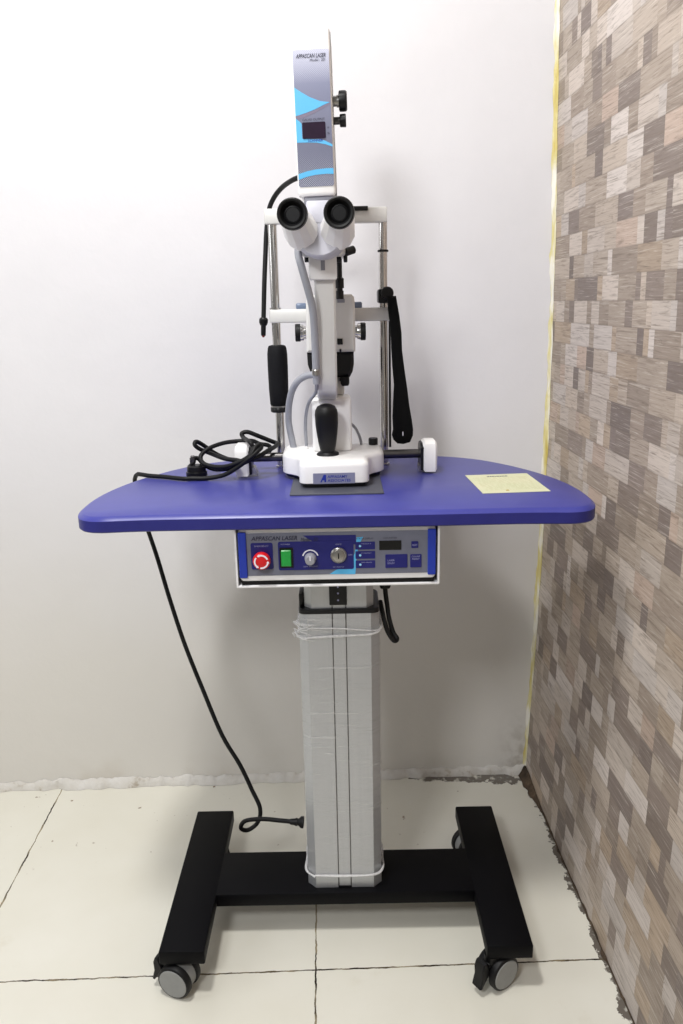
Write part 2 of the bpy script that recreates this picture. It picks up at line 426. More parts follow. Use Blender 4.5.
def column_outline(hw, v0, v1, ch, g=.0112, gw=.0011, gd=.004):
    fr = [(-hw+ch, v0), (-g-gw, v0), (-g-gw, v0+gd), (-g+gw, v0+gd), (-g+gw, v0), (g-gw, v0), (g-gw, v0+gd), (g+gw, v0+gd), (g+gw, v0), (hw-ch, v0)]
    return fr+[(hw, v0+ch), (hw, v1-ch), (hw-ch, v1), (-hw+ch, v1), (-hw, v1-ch), (-hw, v0+ch)]
CO = column_outline(.067, -.0465, .05, .0145)
bm = bmesh.new(); prism(bm, CO, [(ZB1, 0), (.622, 0)]); link('outer_column', bm, 'alu', T, smooth=20)
oc = rrect(-.0672, .0672, -.0467, .0502, .012)
for s in (-1, 1):
    bm = bmesh.new(); box(bm, s*.0112-.0009, s*.0112+.0009, -.0455, -.0428, ZB1+.001, .6215); link('column_groove', bm, 'darksteel', T)
bm = bmesh.new(); prism(bm, oc, [(.6222, 0), (.628, 0), (.630, .002)]); link('column_collar', bm, 'black', T)
CI = column_outline(.0575, -.041, .042, .012)
bm = bmesh.new(); prism(bm, CI, [(.625, 0), (.7915, 0)]); link('inner_column', bm, 'alu', T, smooth=20)
bm = bmesh.new(); plate(bm, -.0155, .0135, .6365, .712, -.041, .003, .001)
sw = link('switch_plate', bm, 'black', T)
bm = bmesh.new()
for z in (.668, .657, .645): lathe(bm, (-.001, -.0439, z), (-.001, -.0447, z), [(0, .0016), (.0006, .0016)], 10)
link('switch_mark', bm, 'printgrey', sw)
bm = bmesh.new(); plate(bm, -.0108, .0108, .0902, .094, -.0464, .0016); link('cable_slot', bm, 'black', T)
bm = bmesh.new(); box(bm, -.0665, -.058, -.03, .02, .63, .652, .002); link('limit_block', bm, 'black', T)

half = [(.0, -.1235), (.10, -.1235), (.20, -.123), (.27, -.1225), (.32, -.1245), (.352, -.127), (.372, -.123), (.386, -.113), (.396, -.096), (.402, -.072), (.404, -.045), (.4035, -.01), (.398, .035), (.386, .085), (.368, .135), (.344, .183), (.318, .225), (.286, .265), (.25, .293), (.21, .312), (.14, .326), (.06, .331)]
hp = smooth_path([(a, b, 0) for a, b in half], 3)
right = [(p.x, p.y) for p in hp]
top = right+[(0, .3315)]+[(-a, b) for a, b in reversed(right[1:])]
bm = bmesh.new(); prism(bm, top, [(.7905, .002), (.7925, 0), (.8088, 0), (.8095, .0005), (.8143, .0068), (.815, .0085)])
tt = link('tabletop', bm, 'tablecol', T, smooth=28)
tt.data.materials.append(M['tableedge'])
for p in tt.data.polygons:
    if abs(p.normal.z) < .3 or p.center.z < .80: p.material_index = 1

# control box hung in a white tray under the top
BF = -.110
bm = bmesh.new()
prism(bm, rrect(-.1505, .1505, .7045, .7885, .006), [(0, .002), (.0015, 0), (.19, 0)], lambda a, b, h: (a, BF+h, b))
B = link('control_box', bm, 'tray', T)
bm = bmesh.new()
for s in (-1, 1): box(bm, s*.1555-.0015, s*.1555+.0015, BF-.001, .085, .6955, .7905)
box(bm, -.157, .157, BF-.001, .085, .6935, .6970, .001)
link('box_tray', bm, 'tray', T)
bm = bmesh.new(); box(bm, -.149, .149, BF+.003, BF+.03, .6972, .7046); link('gap_shade', bm, 'rubber', B)  # black strip standing in for the shade between box and tray
def bz(x, y): return ((x-338)/655., .785-(y-532+.025*(x-238))*.0016)
PV = BF
bm = bmesh.new(); plate(bm, -.139, .139, .7135, .7815, PV, .0012, .001); link('fascia', bm, 'panelgrey', B)
for s in (-1, 1):
    bm = bmesh.new(); plate(bm, s*.1447-.0062, s*.1447+.0062, .7105, .7835, PV, .004, .002, .001); link('side_strip', bm, 'royal', B)
PV = BF-.0012
def pl(name, x0, y0, x1, y1, mat, h=.0006, r=.0015, edge=0, v=None):
    xm = (x0+x1)/2; a, z1 = bz(xm, y0); _, z0 = bz(xm, y1); w = (x1-x0)/655.
    bm = bmesh.new(); plate(bm, a-w/2, a+w/2, z0, z1, PV if v is None else v, h, r, edge); return link(name, bm, mat, B)
def poly(name, pts, mat, h=.0003, v=None, parent=None, conv=bz):
    bm = bmesh.new(); prism(bm, [conv(*p) for p in pts], [(0, 0), (h, 0)], front(PV if v is None else v)); return link(name, bm, mat, parent or B, smooth=0)
poly('printed_band', [(304, 535.5), (357, 534.5), (357, 544), (318, 544)], 'navy')
poly('printed_swoosh', [(330, 574), (337, 569.5), (344, 567.5), (351, 562), (355.5, 553), (357, 545), (357.6, 537), (364, 536.6), (359.5, 545), (357.5, 556), (356.5, 566), (355.8, 574)], 'cyan', h=.0004)
pl('button_plate', 251.5, 543, 273.5, 569.5, 'navy', .0008, .003)
pl('button_plate', 278.8, 541, 354.5, 569.5, 'navy', .0008, .003)
V2 = PV-.0008
def lat(name, x, y, prof, mat, v=None, seg=28):
    a, z = bz(x, y); bm = bmesh.new(); v = V2 if v is None else v
    lathe(bm, (a, v, z), (a, v-1, z), prof, seg); return link(name, bm, mat, B)
lat('emergency_button', 262.5, 559, [(0, .0115), (.003, .0115), (.006, .0135), (.010, .0138), (.0138, .0125), (.0145, .0115), (.0146, .003)], 'red')
a, z = bz(262.5, 559)
bm = bmesh.new()
for a0 in (20, 140, 260):
    prism(bm, arc2(a, z, .0088, .0112, a0, a0+88), [(0, 0), (.0006, 0)], front(V2-.0143))
    e = math.radians(a0+88); q = [(a+rr*math.cos(e+dd), z+rr*math.sin(e+dd)) for rr, dd in ((.0078, 0), (.0126, 0), (.0103, .32))]
    prism(bm, q, [(0, 0), (.0006, 0)], front(V2-.0143))
link('twist_arrow', bm, 'printwhite', B, smooth=0)
pl('rocker_frame', 280.2, 547.5, 293.8, 567.5, 'black', .0015, .001, v=V2)
pl('power_rocker', 281.8, 549.5, 291.8, 565.5, 'green', .004, .001, .001, v=V2-.001)
lat('dimmer_knob', 311, 558, [(0, .0092), (.004, .0088), (.012, .0078), (.0135, .0065)], 'greypl')
a, z = bz(311, 558); bm = bmesh.new(); plate(bm, a-.0008, a+.0008, z, z+.007, V2-.0132, .0005); link('knob_pointer', bm, 'printwhite', B)
bm = bmesh.new(); prism(bm, arc2(a, z+.0012, .0108, .0128, 15, 165), [(0, 0), (.0004, 0)], front(V2)); link('dial_scale', bm, 'printwhite', B, smooth=0)
lat('key_switch', 339.3, 554.5, [(0, .0125), (.003, .0125), (.0045, .0112), (.0045, .0092), (.0058, .0088), (.0062, .0074)], 'steel')
a, z = bz(339.3, 554.5); bm = bmesh.new(); plate(bm, a-.0009, a+.0009, z-.0045, z+.0045, V2-.0061, .0004, .0005); link('key_slot', bm, 'screenblack', B)
for i, y in enumerate((541.3, 550.6, 560)):
    pl('indicator_plate', 356.3, y, 376, y+7.6, 'navy', .0006, .001)
    lat('indicator_lamp', 361, y+4.3, [(0, .0019), (.0008, .0017), (.0012, .0009)], 'paleblue', v=PV-.0005, seg=14)
    a, z = bz(362, y+2.4); lettering('lettering', ('TREAT', 'STANDBY', 'AIM BEAM')[i], a, z, PV-.0006, .016, .0014, 'printgrey', B)
pl('display_window', 380.2, 540, 402.3, 549.2, 'screenblack', .0008, .0005)
pl('membrane_key', 412.3, 540.5, 419.3, 547.2, 'navy', .0012, .0012, .0004)
pl('membrane_key', 386.2, 553.6, 408.4, 567.2, 'navy', .0012, .0012, .0004)
pl('membrane_key', 411.2, 553.4, 422.6, 566.6, 'navy', .0012, .0012, .0004)
def tx(t, x, y, w, hgt, mat, out=.0006, shear=0, bold=0):
    a, z = bz(x, y); lettering('lettering', t, a, z, PV-out, w/655., hgt*.0016, mat, B, shear=shear, bold=bold)
tx('APPASCAN LASER', 252.5, 541, 46, 4.2, 'printdark', .0003, .2, .012); tx('Model - 2D', 302, 541, 17, 3.4, 'printdark', .0007, .2)
tx('EMERGENCY', 255.5, 547, 14, 1.4, 'printgrey', .0008); tx('POWER', 282, 545, 9, 1.3, 'printgrey', .0008)
tx('DIM  BRIGHT', 304, 567, 14, 1.2, 'printgrey', .0008); tx('OFF', 336.5, 544.5, 6, 1.2, 'printgrey', .0008); tx('KEY SWITCH', 333.5, 567.3, 11, 1.2, 'printgrey', .0008); tx('ON', 349, 555, 4, 1.6, 'printgrey', .0008)
tx('STATUS DISPLAY', 357.5, 539, 17, 1.6, 'printdark', .0004); tx('COUNTER', 384, 538.2, 14, 1.5, 'printdark', .0003)
tx('RESET', 413.2, 545, 5.2, 1.8, 'printgrey', .0013); tx('LASER', 388.5, 560.5, 7, 1.8, 'printgrey', .0013); tx('READY', 388.5, 563.4, 7, 1.8, 'printgrey', .0013)
tx('COUNT', 412.7, 556.4, 8.4, 1.6, 'printgrey', .0013); tx('RESET', 413.2, 558.8, 7.4, 1.6, 'printgrey', .0013)

# ------------------------------------------------------------------ mat, paper
bm = bmesh.new(); prism(bm, rrect(-.077, .077, -.115, .09, .003), [(0, 0), (.0022, 0), (.003, .001)])
o = link('slide_mat', bm, 'mat', loc=(.0215, 1.383, .8151)); o.rotation_euler = (0, 0, math.radians(-1.2))
tag(o, 'dark grey flat mat on the blue table under the slit lamp base', 'mat')
pw = bmesh.new(); prism(pw, [(-.056, -.0705), (.0555, -.0705), (.0565, .0705), (-.0555, .0695)], [(0, 0), (.0005, 0)])
o = link('printed_notice', pw, 'paper', smooth=0, loc=(.3085, 1.324, .8152)); o.rotation_euler = (0, 0, math.radians(2))
tag(o, 'cream printed paper lying flat on the right half of the blue table', 'paper')
bm = bmesh.new(); x = -.02
for w in (.004, .003, .004, .002, .005, .003, .004, .005): box(bm, x, x+w, .050, .0545, .0005, .0007); x += w+.0009
link('heading_line', bm, 'printdark', o, smooth=0)
bm = bmesh.new(); box(bm, -.014, -.009, -.058, -.052, .0005, .0007); link('printed_mark', bm, plain('ochre_print', (176, 150, 60), .7), o, smooth=0)

# ------------------------------------------------------------------ slit lamp with laser head
LX, LY, LZ = .0165, 1.40, .8182
S = thing('slit_lamp', 'white slit lamp microscope with twin black eyepieces and upright laser head, on the blue table', 'microscope', (LX, LY, LZ))
def SL(bm, name, mat, parent=None, smooth=35):       # bm is in world coordinates
    bmesh.ops.translate(bm, vec=(-LX, -LY, -LZ), verts=bm.verts)
    return link(name, bm, mat, parent or S, smooth)
bh = [(.046, -.092), (.053, -.0895), (.0575, -.084), (.059, -.077), (.059, -.046), (.0605, -.034), (.066, -.022), (.075, -.012), (.084, -.003), (.0895, .008), (.091, .020), (.0905, .076), (.087, .086), (.079, .091)]
bo = [(LX+a, LY+b) for a, b in bh]+[(LX-a, LY+b) for a, b in reversed(bh)]
bm = bmesh.new(); prism(bm, bo, [(.8195, .0055), (.8255, .0045)]); SL(bm, 'base_skid', 'black')
bm = bmesh.new(); prism(bm, bo, [(.8250, .002), (.8265, 0), (.8535, 0), (.8575, .0012), (.8605, .004), (.862, .008)])
SB = SL(bm, 'slide_base', 'white', smooth=40)
bm = bmesh.new(); plate(bm, -.0193, .0508, .8255, .8437, LY-.0919, .0008, .0008); SL(bm, 'name_plate', 'badge', SB)
def sl_text(t, x, z, v, w, h, mat, parent, shear=0, bold=0):
    o = lettering('lettering', t, x-LX, z-LZ, v-LY, w, h, mat, parent, shear=shear, bold=bold)
sl_text('APPASAMY', .0045, .8352, LY-.0927, .034, .0048, 'printblue', SB, .1, .01)
sl_text('ASSOCIATES', .0045, .8286, LY-.0927, .039, .0048, 'printblue', SB, .1, .015)
bm = bmesh.new(); prism(bm, [(-.0075, .8285), (-.0015, .841), (.0025, .841), (.0025, .8285), (-.0005, .8285), (-.0005, .832), (-.0035, .832), (-.005, .8285)], [(0, 0), (.0005, 0)], front(LY-.0927)); SL(bm, 'logo_mark', 'printblue', SB, 0)
# joystick
bm = bmesh.new(); p0, p1 = Vector((.0068, 1.377, .861)), Vector((.0055, 1.364, .956))
lathe(bm, p0, p1, [(0, .0195), (.003, .0195), (.005, .016), (.008, .0125), (.012, .0135), (.022, .0155), (.04, .0180), (.056, .0195), (.074, .0198), (.081, .0188), (.087, .0155), (.0905, .009), (.0915, .002)], 28)
SL(bm, 'joystick', 'rubber')
# rotating block and column behind the arm
bm = bmesh.new(); box(bm, -.0195, .0505, 1.405, 1.470, .8615, .957, .006, 3); blk = SL(bm, 'swivel_block', 'white')
bm = bmesh.new(); lathe(bm, (-.036, 1.438, .8615), (-.036, 1.438, .866), [(0, .008), (.004, .008), (.005, .006)], 20); SL(bm, 'cap_screw', 'white', blk)
bm = bmesh.new(); lathe(bm, (.0918, 1.468, .861), (.0918, 1.468, .876), [(0, .0085), (.011, .0088), (.0135, .008)], 24); SL(bm, 'lock_knob', 'black')
# microscope arm: straight upright with a foot that bends back on to the block
bm = bmesh.new()
ao = [(1.352, 1.158), (1.352, 1.005), (1.354, .988), (1.360, .974), (1.370, .964), (1.384, .958), (1.40, .9565), (1.452, .9565), (1.452, .990), (1.41, .990), (1.396, .996), (1.390, 1.01), (1.390, 1.158)]
prism(bm, ao, [(-.0085, .003), (-.0055, 0), (.0225, 0), (.0255, .003)], lambda a, b, h: (h, a, b)); SL(bm, 'microscope_arm', 'offwhite', smooth=30)
bm = bmesh.new(); box(bm, -.0165, .0285, 1.338, 1.40, 1.1545, 1.196, .0025); ab = SL(bm, 'arm_head', 'white')
bm = bmesh.new(); box(bm, .0028, .0095, 1.3372, 1.339, 1.169, 1.187, .0005); SL(bm, 'scale_mark', 'greypl', ab)
for x0, x1, r in ((.028, .036, .006), (-.016, -.0235, .0045)):
    bm = bmesh.new(); cyl(bm, (x0, 1.36, 1.187), (x1, 1.36, 1.187), r, 16, .001); SL(bm, 'clamp_screw', 'black', ab)
bm = bmesh.new(); lathe(bm, (.0345, 1.42, 1.124), (.0345, 1.42, 1.19), [(0, .0065), (.014, .0065), (.014, .005), (.018, .005), (.018, .0072), (.034, .0072), (.036, .0045), (.066, .0045)], 20); SL(bm, 'filter_stack', 'black')

# binocular body, turned a little to the left
R5 = Matrix.Translation((.003, 1.30, 0)) @ Matrix.Rotation(math.radians(-5), 4, 'Z') @ Matrix.Translation((-.003, -1.30, 0))
def SR(bm, name, mat, parent=None, smooth=35, T=R5):
    bmesh.ops.transform(bm, matrix=T, verts=bm.verts); return SL(bm, name, mat, parent, smooth)
bm = bmesh.new(); lathe(bm, (.003, 1.285, 1.2255), (.003, 1.345, 1.2255), [(0, .036), (.004, .0405), (.008, .0415), (.06, .0415)], 40); drum = SR(bm, 'prism_drum', 'lilac')
bm = bmesh.new(); box(bm, -.034, .040, 1.343, 1.43, 1.19, 1.262, .008, 3); SR(bm, 'microscope_body', 'offwhite')
bm = bmesh.new(); lathe(bm, (.003, 1.43, 1.226), (.003, 1.455, 1.226), [(0, .028), (.02, .028), (.025, .025)], 32); SR(bm, 'objective', 'black')
bm = bmesh.new(); box(bm, -.016, .020, 1.283, 1.343, 1.236, 1.268, .003); cb = SR(bm, 'bridge_block', 'lilac')
bm = bmesh.new(); cyl(bm, (.038, 1.35, 1.196), (.052, 1.36, 1.201), .0065, 16, .001); cyl(bm, (.035, 1.36, 1.188), (.041, 1.36, 1.188), .007, 14, .001); SR(bm, 'magnification_lever', 'black', drum)
for s in (-1, 1):
    ex, ez = .0025+s*.0342, 1.245
    hull = bmesh.new()
    def ring(cx, cz, y, r, n, ph=0): return [hull.verts.new((cx+r*math.cos(2*PI*i/n+ph), y, cz+r*math.sin(2*PI*i/n+ph))) for i in range(n)]
    vs = ring(ex, ez, 1.2515, .0188, 10)+ring(ex, ez, 1.262, .0205, 10)+ring(ex-s*.002, ez-.009, 1.272, .0235, 10, .2)+ring(.003+s*.0268, 1.2235, 1.290, .0275, 12, .26)+ring(.003+s*.0268, 1.2235, 1.300, .0275, 12, .26)
    bmesh.ops.convex_hull(hull, input=vs)
    bmesh.ops.delete(hull, geom=[v for v in hull.verts if not v.link_faces], context='VERTS')
    SR(hull, 'prism_housing', 'white', smooth=14)
    e = bmesh.new()
    lathe(e, (ex, 1.258, ez), (ex, 1.20, ez), [(0, .0165), (.006, .0165), (.008, .020), (.014, .0226), (.022, .0228), (.0265, .0221), (.0275, .0204), (.0265, .0176), (.018, .0150), (.013, .0128)], 40, cap=False)
    ep = SR(e, 'eyepiece', 'rubber')
    e = bmesh.new(); lathe(e, (ex, 1.2465, ez), (ex, 1.2425, ez), [(0, .0142), (.0005, .0138), (.0018, .010), (.0026, .005), (.0028, .0008)], 32); SR(e, 'ocular_lens', 'lens', ep)
    e = bmesh.new(); lathe(e, (ex, 1.2445, ez), (ex, 1.2415, ez), [(0, .0142), (.001, .0142), (.002, .0128), (.0024, .0108), (.001, .0100)], 32); SR(e, 'lens_ring', 'black', ep)

# laser head
HT = Matrix.Translation((.0, 1.30, 1.28)) @ Matrix.Rotation(math.radians(-3.2), 4, 'Z') @ Matrix.Translation((0, -1.30, 0)) @ Matrix.Rotation(math.radians(-1.15), 4, 'Y') @ Matrix.Translation((0, 0, -1.28))
HX = .0004; HV = 1.292
bm = bmesh.new(); box(bm, HX-.0288, HX+.0282, HV, HV+.022, 1.276, 1.5035, .0045, 3); LH = SR(bm, 'laser_head', 'white', T=HT)
bm = bmesh.new(); box(bm, HX-.0283, HX+.0280, HV+.030, HV+.088, 1.277, 1.5025, .004, 3); SR(bm, 'rear_cover', 'white', LH, T=HT)
bm = bmesh.new(); box(bm, HX-.0286, HX+.02865, HV+.0225, HV+.0295, 1.2775, 1.5025); SR(bm, 'cover_seam', 'darksteel', LH, T=HT)
bm = bmesh.new(); box(bm, -.021, .026, 1.30, 1.36, 1.252, 1.2765, .003); SR(bm, 'head_neck', 'greypl', T=R5)
PX0, PX1, PZ0, PZ1 = HX-.0268, HX+.0262, 1.2885, 1.4745
def hp_(fx, fz): return (PX0+(PX1-PX0)*fx, PZ0+(PZ1-PZ0)*fz)       # fractions of the front panel
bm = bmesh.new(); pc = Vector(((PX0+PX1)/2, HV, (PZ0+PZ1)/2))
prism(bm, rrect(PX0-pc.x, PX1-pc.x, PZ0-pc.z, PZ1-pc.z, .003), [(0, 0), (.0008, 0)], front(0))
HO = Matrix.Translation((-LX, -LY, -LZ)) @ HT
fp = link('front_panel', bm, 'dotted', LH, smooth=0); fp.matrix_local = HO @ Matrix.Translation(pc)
def hpoly(name, pts, mat, h=.0003, v=HV-.0008):
    bm = bmesh.new(); prism(bm, [hp_(*p) for p in pts], [(0, 0), (h, 0)], front(v)); return SR(bm, name, mat, LH, 0, HT)
hpoly('printed_swoosh', [(0, .735), (.18, .700), (.42, .660), (.70, .628), (.97, .617), (.80, .600), (.55, .570), (.30, .548), (.10, .533), (0, .528)], 'cyan')
hpoly('printed_swoosh', [(0, .510), (.10, .488), (.16, .47), (.16, .36), (.5, .352), (.62, .352), (.80, .338), (1, .308), (1, .292), (.8, .312), (.55, .327), (.3, .331), (0, .333)], 'cyan', h=.00025)
hpoly('printed_swoosh', [(0, .098), (.25, .117), (.5, .128), (.8, .133), (1, .132), (1, .088), (.8, .092), (.5, .088), (.25, .076), (0, .056)], 'cyan')
hpoly('printed_shade', [(0, .527), (.10, .532), (.30, .546), (.55, .567), (.80, .596), (.97, .613), (.97, .600), (.80, .578), (.55, .545), (.3, .52), (.12, .505), (0, .512)], 'shade', h=.00022)
x0, z0 = hp_(.175, .358); x1, z1 = hp_(.82, .478)
bm = bmesh.new(); plate(bm, x0, x1, z0, z1, HV-.0008, .0012, .0015); SR(bm, 'display_window', 'screen', LH, T=HT)
def htext(t, fx, fz, fw, h, mat, shear=0, bold=0):
    x, z = hp_(fx, fz)
    o = lettering('lettering', t, x, z, HV-.0008, fw*(PX1-PX0), h, mat, LH, .0005, shear, bold); o.data.transform(HO)
htext('APPASCAN LASER', .09, .938, .82, .0056, 'printdark', .25, .012); htext('Model : 2D', .47, .912, .42, .0036, 'printdark', .1)
htext('GALVO OUTPUT', .19, .488, .62, .0034, 'printdark'); htext('SCANNER', .32, .334, .42, .0034, 'printblue', 0, .02)
htext('W', .87, .425, .06, .003, 'printdark'); htext('S', .87, .385, .06, .003, 'printdark')
bm = bmesh.new(); z = 1.4115
lathe(bm, (HX+.028, HV+.034, z), (HX+.06, HV+.034, z), [(0, .0075), (.006, .0075), (.006, .0088), (.011, .0088)], 24); k1 = SR(bm, 'knob_shaft', 'steel', LH, T=HT)
bm = bmesh.new(); lathe(bm, (HX+.037, HV+.034, z), (HX+.07, HV+.034, z), [(0, .012), (.001, .0145), (.006, .0148), (.0105, .0145), (.0125, .0125)], 28); SR(bm, 'adjusting_knob', 'black', LH, T=HT)
z = 1.3845
bm = bmesh.new(); lathe(bm, (HX+.028, HV+.034, z), (HX+.06, HV+.034, z), [(0, .0055), (.012, .0055)], 24); SR(bm, 'knob_shaft', 'darksteel', LH, T=HT)
bm = bmesh.new(); lathe(bm, (HX+.0375, HV+.034, z), (HX+.07, HV+.034, z), [(0, .008), (.001, .0092), (.0085, .0094), (.0095, .0085)], 28); SR(bm, 'adjusting_knob', 'black', LH, T=HT)

# illumination tower behind the arm
bm = bmesh.new(); to = [(-.026, 1.034), (.0605, 1.034), (.0605, 1.118), (.0595, 1.127), (.055, 1.132), (-.018, 1.132), (-.023, 1.127), (-.0245, 1.118)]
prism(bm, to, [(-.055, .004), (-.051, 0), (-.004, 0), (0, .004)], front(1.435)); TW = SL(bm, 'illumination_tower', 'offwhite')
bm = bmesh.new(); plate(bm, .030, .043, 1.118, 1.1245, 1.435, .0008, .001); SL(bm, 'tower_label', 'greypl', TW)
bm = bmesh.new(); plate(bm, .0285, .038, 1.047, 1.0575, 1.435, .0012); plate(bm, .032, .0355, 1.0345, 1.0395, 1.435, .0015); SL(bm, 'tower_window', 'screenblack', TW)
bm = bmesh.new(); lo = [(-.0255, 1.0345), (.0575, 1.0345), (.0575, 1.012), (.055, .999), (.0495, .989), (-.012, .989), (-.020, .999), (-.0245, 1.012)]
prism(bm, lo, [(-.05, .006), (-.044, 0), (-.006, 0), (0, .006)], front(1.438)); LC = SL(bm, 'lamp_cover', 'black')
bm = bmesh.new(); lathe(bm, (.041, 1.445, .990), (.041, 1.445, .972), [(0, .008), (.012, .008), (.016, .006)], 16); cyl(bm, (.031, 1.445, .985), (.036, 1.445, .985), .003, 10); SL(bm, 'lamp_plug', 'rubber', LC)
for s, x in ((-1, -.0262), (1, .0605)):
    bm = bmesh.new(); lathe(bm, (x, 1.455, 1.068), (x+s*.1, 1.455, 1.068), [(0, .011), (.004, .011), (.004, .0135), (.010, .0145), (.0115, .0145)], 28); SL(bm, 'knob_collar', 'chrome', TW)
    bm = bmesh.new(); lathe(bm, (x+s*.0095, 1.455, 1.068), (x+s*.1, 1.455, 1.068), [(0, .0140), (.001, .0155), (.0085, .0155), (.0095, .0145)], 28); SL(bm, 'slit_knob', 'rubber', TW)
bm = bmesh.new(); box(bm, -.004, .040, 1.452, 1.488, .957, .992, .004); SL(bm, 'tower_foot', 'offwhite')
bm = bmesh.new(); box(bm, .002, .036, 1.455, 1.485, 1.13, 1.22, .004); SL(bm, 'tower_upright', 'offwhite')

# axle and wheel covers
bm = bmesh.new(); cyl(bm, (-.140, 1.442, .848), (.184, 1.442, .848), .0082, 24); SL(bm, 'cross_axle', 'darksteel')
for s, x in ((1, .1915), (-1, -.1475)):
    bm = bmesh.new(); prism(bm, [(-.028, .8185), (.026, .8185), (.027, .858), (.022, .869), (.012, .874), (-.014, .874), (-.024, .869), (-.028, .860)], [(-.0125, .004), (-.009, 0), (.0095, 0), (.013, .004)], lambda a, b, h: (x+s*h, 1.4435+a, b))
    wc = SL(bm, 'wheel_cover', 'white', smooth=30)
    bm = bmesh.new(); prism(bm, [(-.025, .820), (.023, .820), (.023, .862), (.012, .870), (-.014, .870), (-.025, .862)], [(-.0165, .001), (-.0115, 0)], lambda a, b, h: (x+s*h, 1.4435+a, b)); SL(bm, 'cover_plate', 'black', wc)
    bm = bmesh.new(); prism(bm, [(x-s*.018-.008, .8182), (x-s*.018+.008, .8182), (x-s*.018+.003, .832), (x-s*.018-.003, .832)] if s < 0 else [(x-.019, .8182), (x-.013, .8182), (x-.013, .828), (x-.019, .828)], [(0, 0), (.03, 0)], lambda a, b, h: (a, 1.425+h, b)); SL(bm, 'rail_foot', 'steel', wc, 20)

# hoses of the slit lamp
CONDUIT = [(-.030, 1.345, 1.212), (-0.0325, 1.335, 1.195), (-0.0266, 1.328, 1.1696), (-0.0185, 1.328, 1.1389), (-0.0125, 1.333, 1.1109), (-0.0105, 1.336, 1.084), (-0.0098, 1.34, 1.0519), (-0.0095, 1.343, 1.0195), (-0.0093, 1.347, .988)]
bm = bmesh.new(); sweep(bm, CONDUIT, .0062, 6, 14); hz = SL(bm, 'cable_conduit', 'hose', smooth=60)
bm = bmesh.new(); cyl(bm, (-.0097, 1.342, 1.013), (-.0095, 1.344, 1.003), .0070, 18, .001); SL(bm, 'ferrule', 'steel', hz)
bm = bmesh.new(); cyl(bm, (-.0100, 1.339, 1.069), (-.0099, 1.340, 1.066), .0066, 16); SL(bm, 'ferrule', 'steel', hz)
bm = bmesh.new(); sweep(bm, [(-.006, 1.41, .9955), (-0.0137, 1.41, 0.9975), (-0.0278, 1.415, 0.9955), (-0.0423, 1.42, 0.9865), (-0.0538, 1.43, 0.9682), (-0.0605, 1.44, 0.9423), (-0.0628, 1.45, 0.9139), (-0.0605, 1.455, 0.8911), (-0.0555, 1.46, 0.8615)], .0060, 6, 12); SL(bm, 'hose', 'hose', smooth=60)
bm = bmesh.new(); sweep(bm, [(-.0093, 1.347, .990), (-0.0096, 1.36, 0.980), (-0.0118, 1.38, 0.9692), (-0.0235, 1.4, 0.9516), (-0.0300, 1.43, 0.9267), (-0.0324, 1.45, 0.8985), (-0.0316, 1.46, 0.8615)], .0030, 6, 10); SL(bm, 'thin_hose', 'hose', smooth=60)
bm = bmesh.new(); sweep(bm, [(.046, 1.46, .905), (0.0525, 1.46, 0.9015), (0.0602, 1.465, 0.8921), (0.0676, 1.47, 0.8744), (.070, 1.472, .8615)], .0026, 6, 10); SL(bm, 'thin_hose', 'hose', smooth=60)

# ------------------------------------------------------------------ chin rest frame
PXL, PXR, PY = -.0815, .1155, 1.508
C = thing('chin_rest_frame', 'chrome two-post chin rest frame with white crossbars, behind the slit lamp', 'chin rest', (.02, PY, .8152))
def CR(bm, name, mat, parent=None, smooth=35):
    bmesh.ops.translate(bm, vec=(-.02, -PY, -.8152), verts=bm.verts); return link(name, bm, mat, parent or C, smooth)
for x in (PXL, PXR):
    bm = bmesh.new(); lathe(bm, (x, PY, .8152), (x, PY, 2), [(0, .0105), (.004, .0105), (.005, .008), (.447, .008)], 28); CR(bm, 'post', 'chrome')
bm = bmesh.new(); box(bm, -.0945, .1225, PY-.012, PY+.010, 1.2545, 1.2805, .003); tb = CR(bm, 'forehead_bar', 'offwhite')
bm = bmesh.new(); box(bm, .02, .0885, PY-.0165, PY-.011, 1.274, 1.2815, .001); CR(bm, 'forehead_strap', 'black', tb)
bm = bmesh.new(); box(bm, -.0925, .1275, PY-.012, PY+.010, 1.0845, 1.1085, .003); mb = CR(bm, 'chin_bar', 'offwhite')
for x in (-.0345, .067):
    bm = bmesh.new(); box(bm, x-.0095, x+.0095, PY-.010, PY+.008, 1.1075, 1.119, .003); CR(bm, 'paper_pin', plain('blue_grey_plastic', (112, 126, 150), .3), mb)
bm = bmesh.new(); lathe(bm, (PXL, PY, 1.1085), (PXL, PY, 1.1115), [(0, .0105), (.003, .0105)], 24); CR(bm, 'post_ring', 'chrome', mb)
bm = bmesh.new(); lathe(bm, (PXR, PY, 1.2045), (PXR, PY, 1.2085), [(0, .0085), (.0005, .0098), (.0035, .0098), (.004, .0085)], 28); CR(bm, 'stop_ring', 'rubber')
bm = bmesh.new(); lathe(bm, (PXL, PY, .9335), (PXL, PY, 1.2), [(0, .0150), (.003, .0168), (.03, .0182), (.07, .0188), (.095, .0186), (.106, .0172), (.110, .0155), (.1115, .011)], 32); gr = CR(bm, 'hand_grip', 'foam')
bm = bmesh.new(); lathe(bm, (PXL, PY, .9215), (PXL, PY, .9332), [(0, .0150), (.0015, .0165), (.0085, .0165), (.0100, .0155)], 32); CR(bm, 'grip_collar', 'black', gr)
bm = bmesh.new(); lathe(bm, (PXL, PY, .9312), (PXL, PY, .9337), [(0, .0162), (.0025, .0162)], 32); CR(bm, 'collar_ring', 'steel', gr)
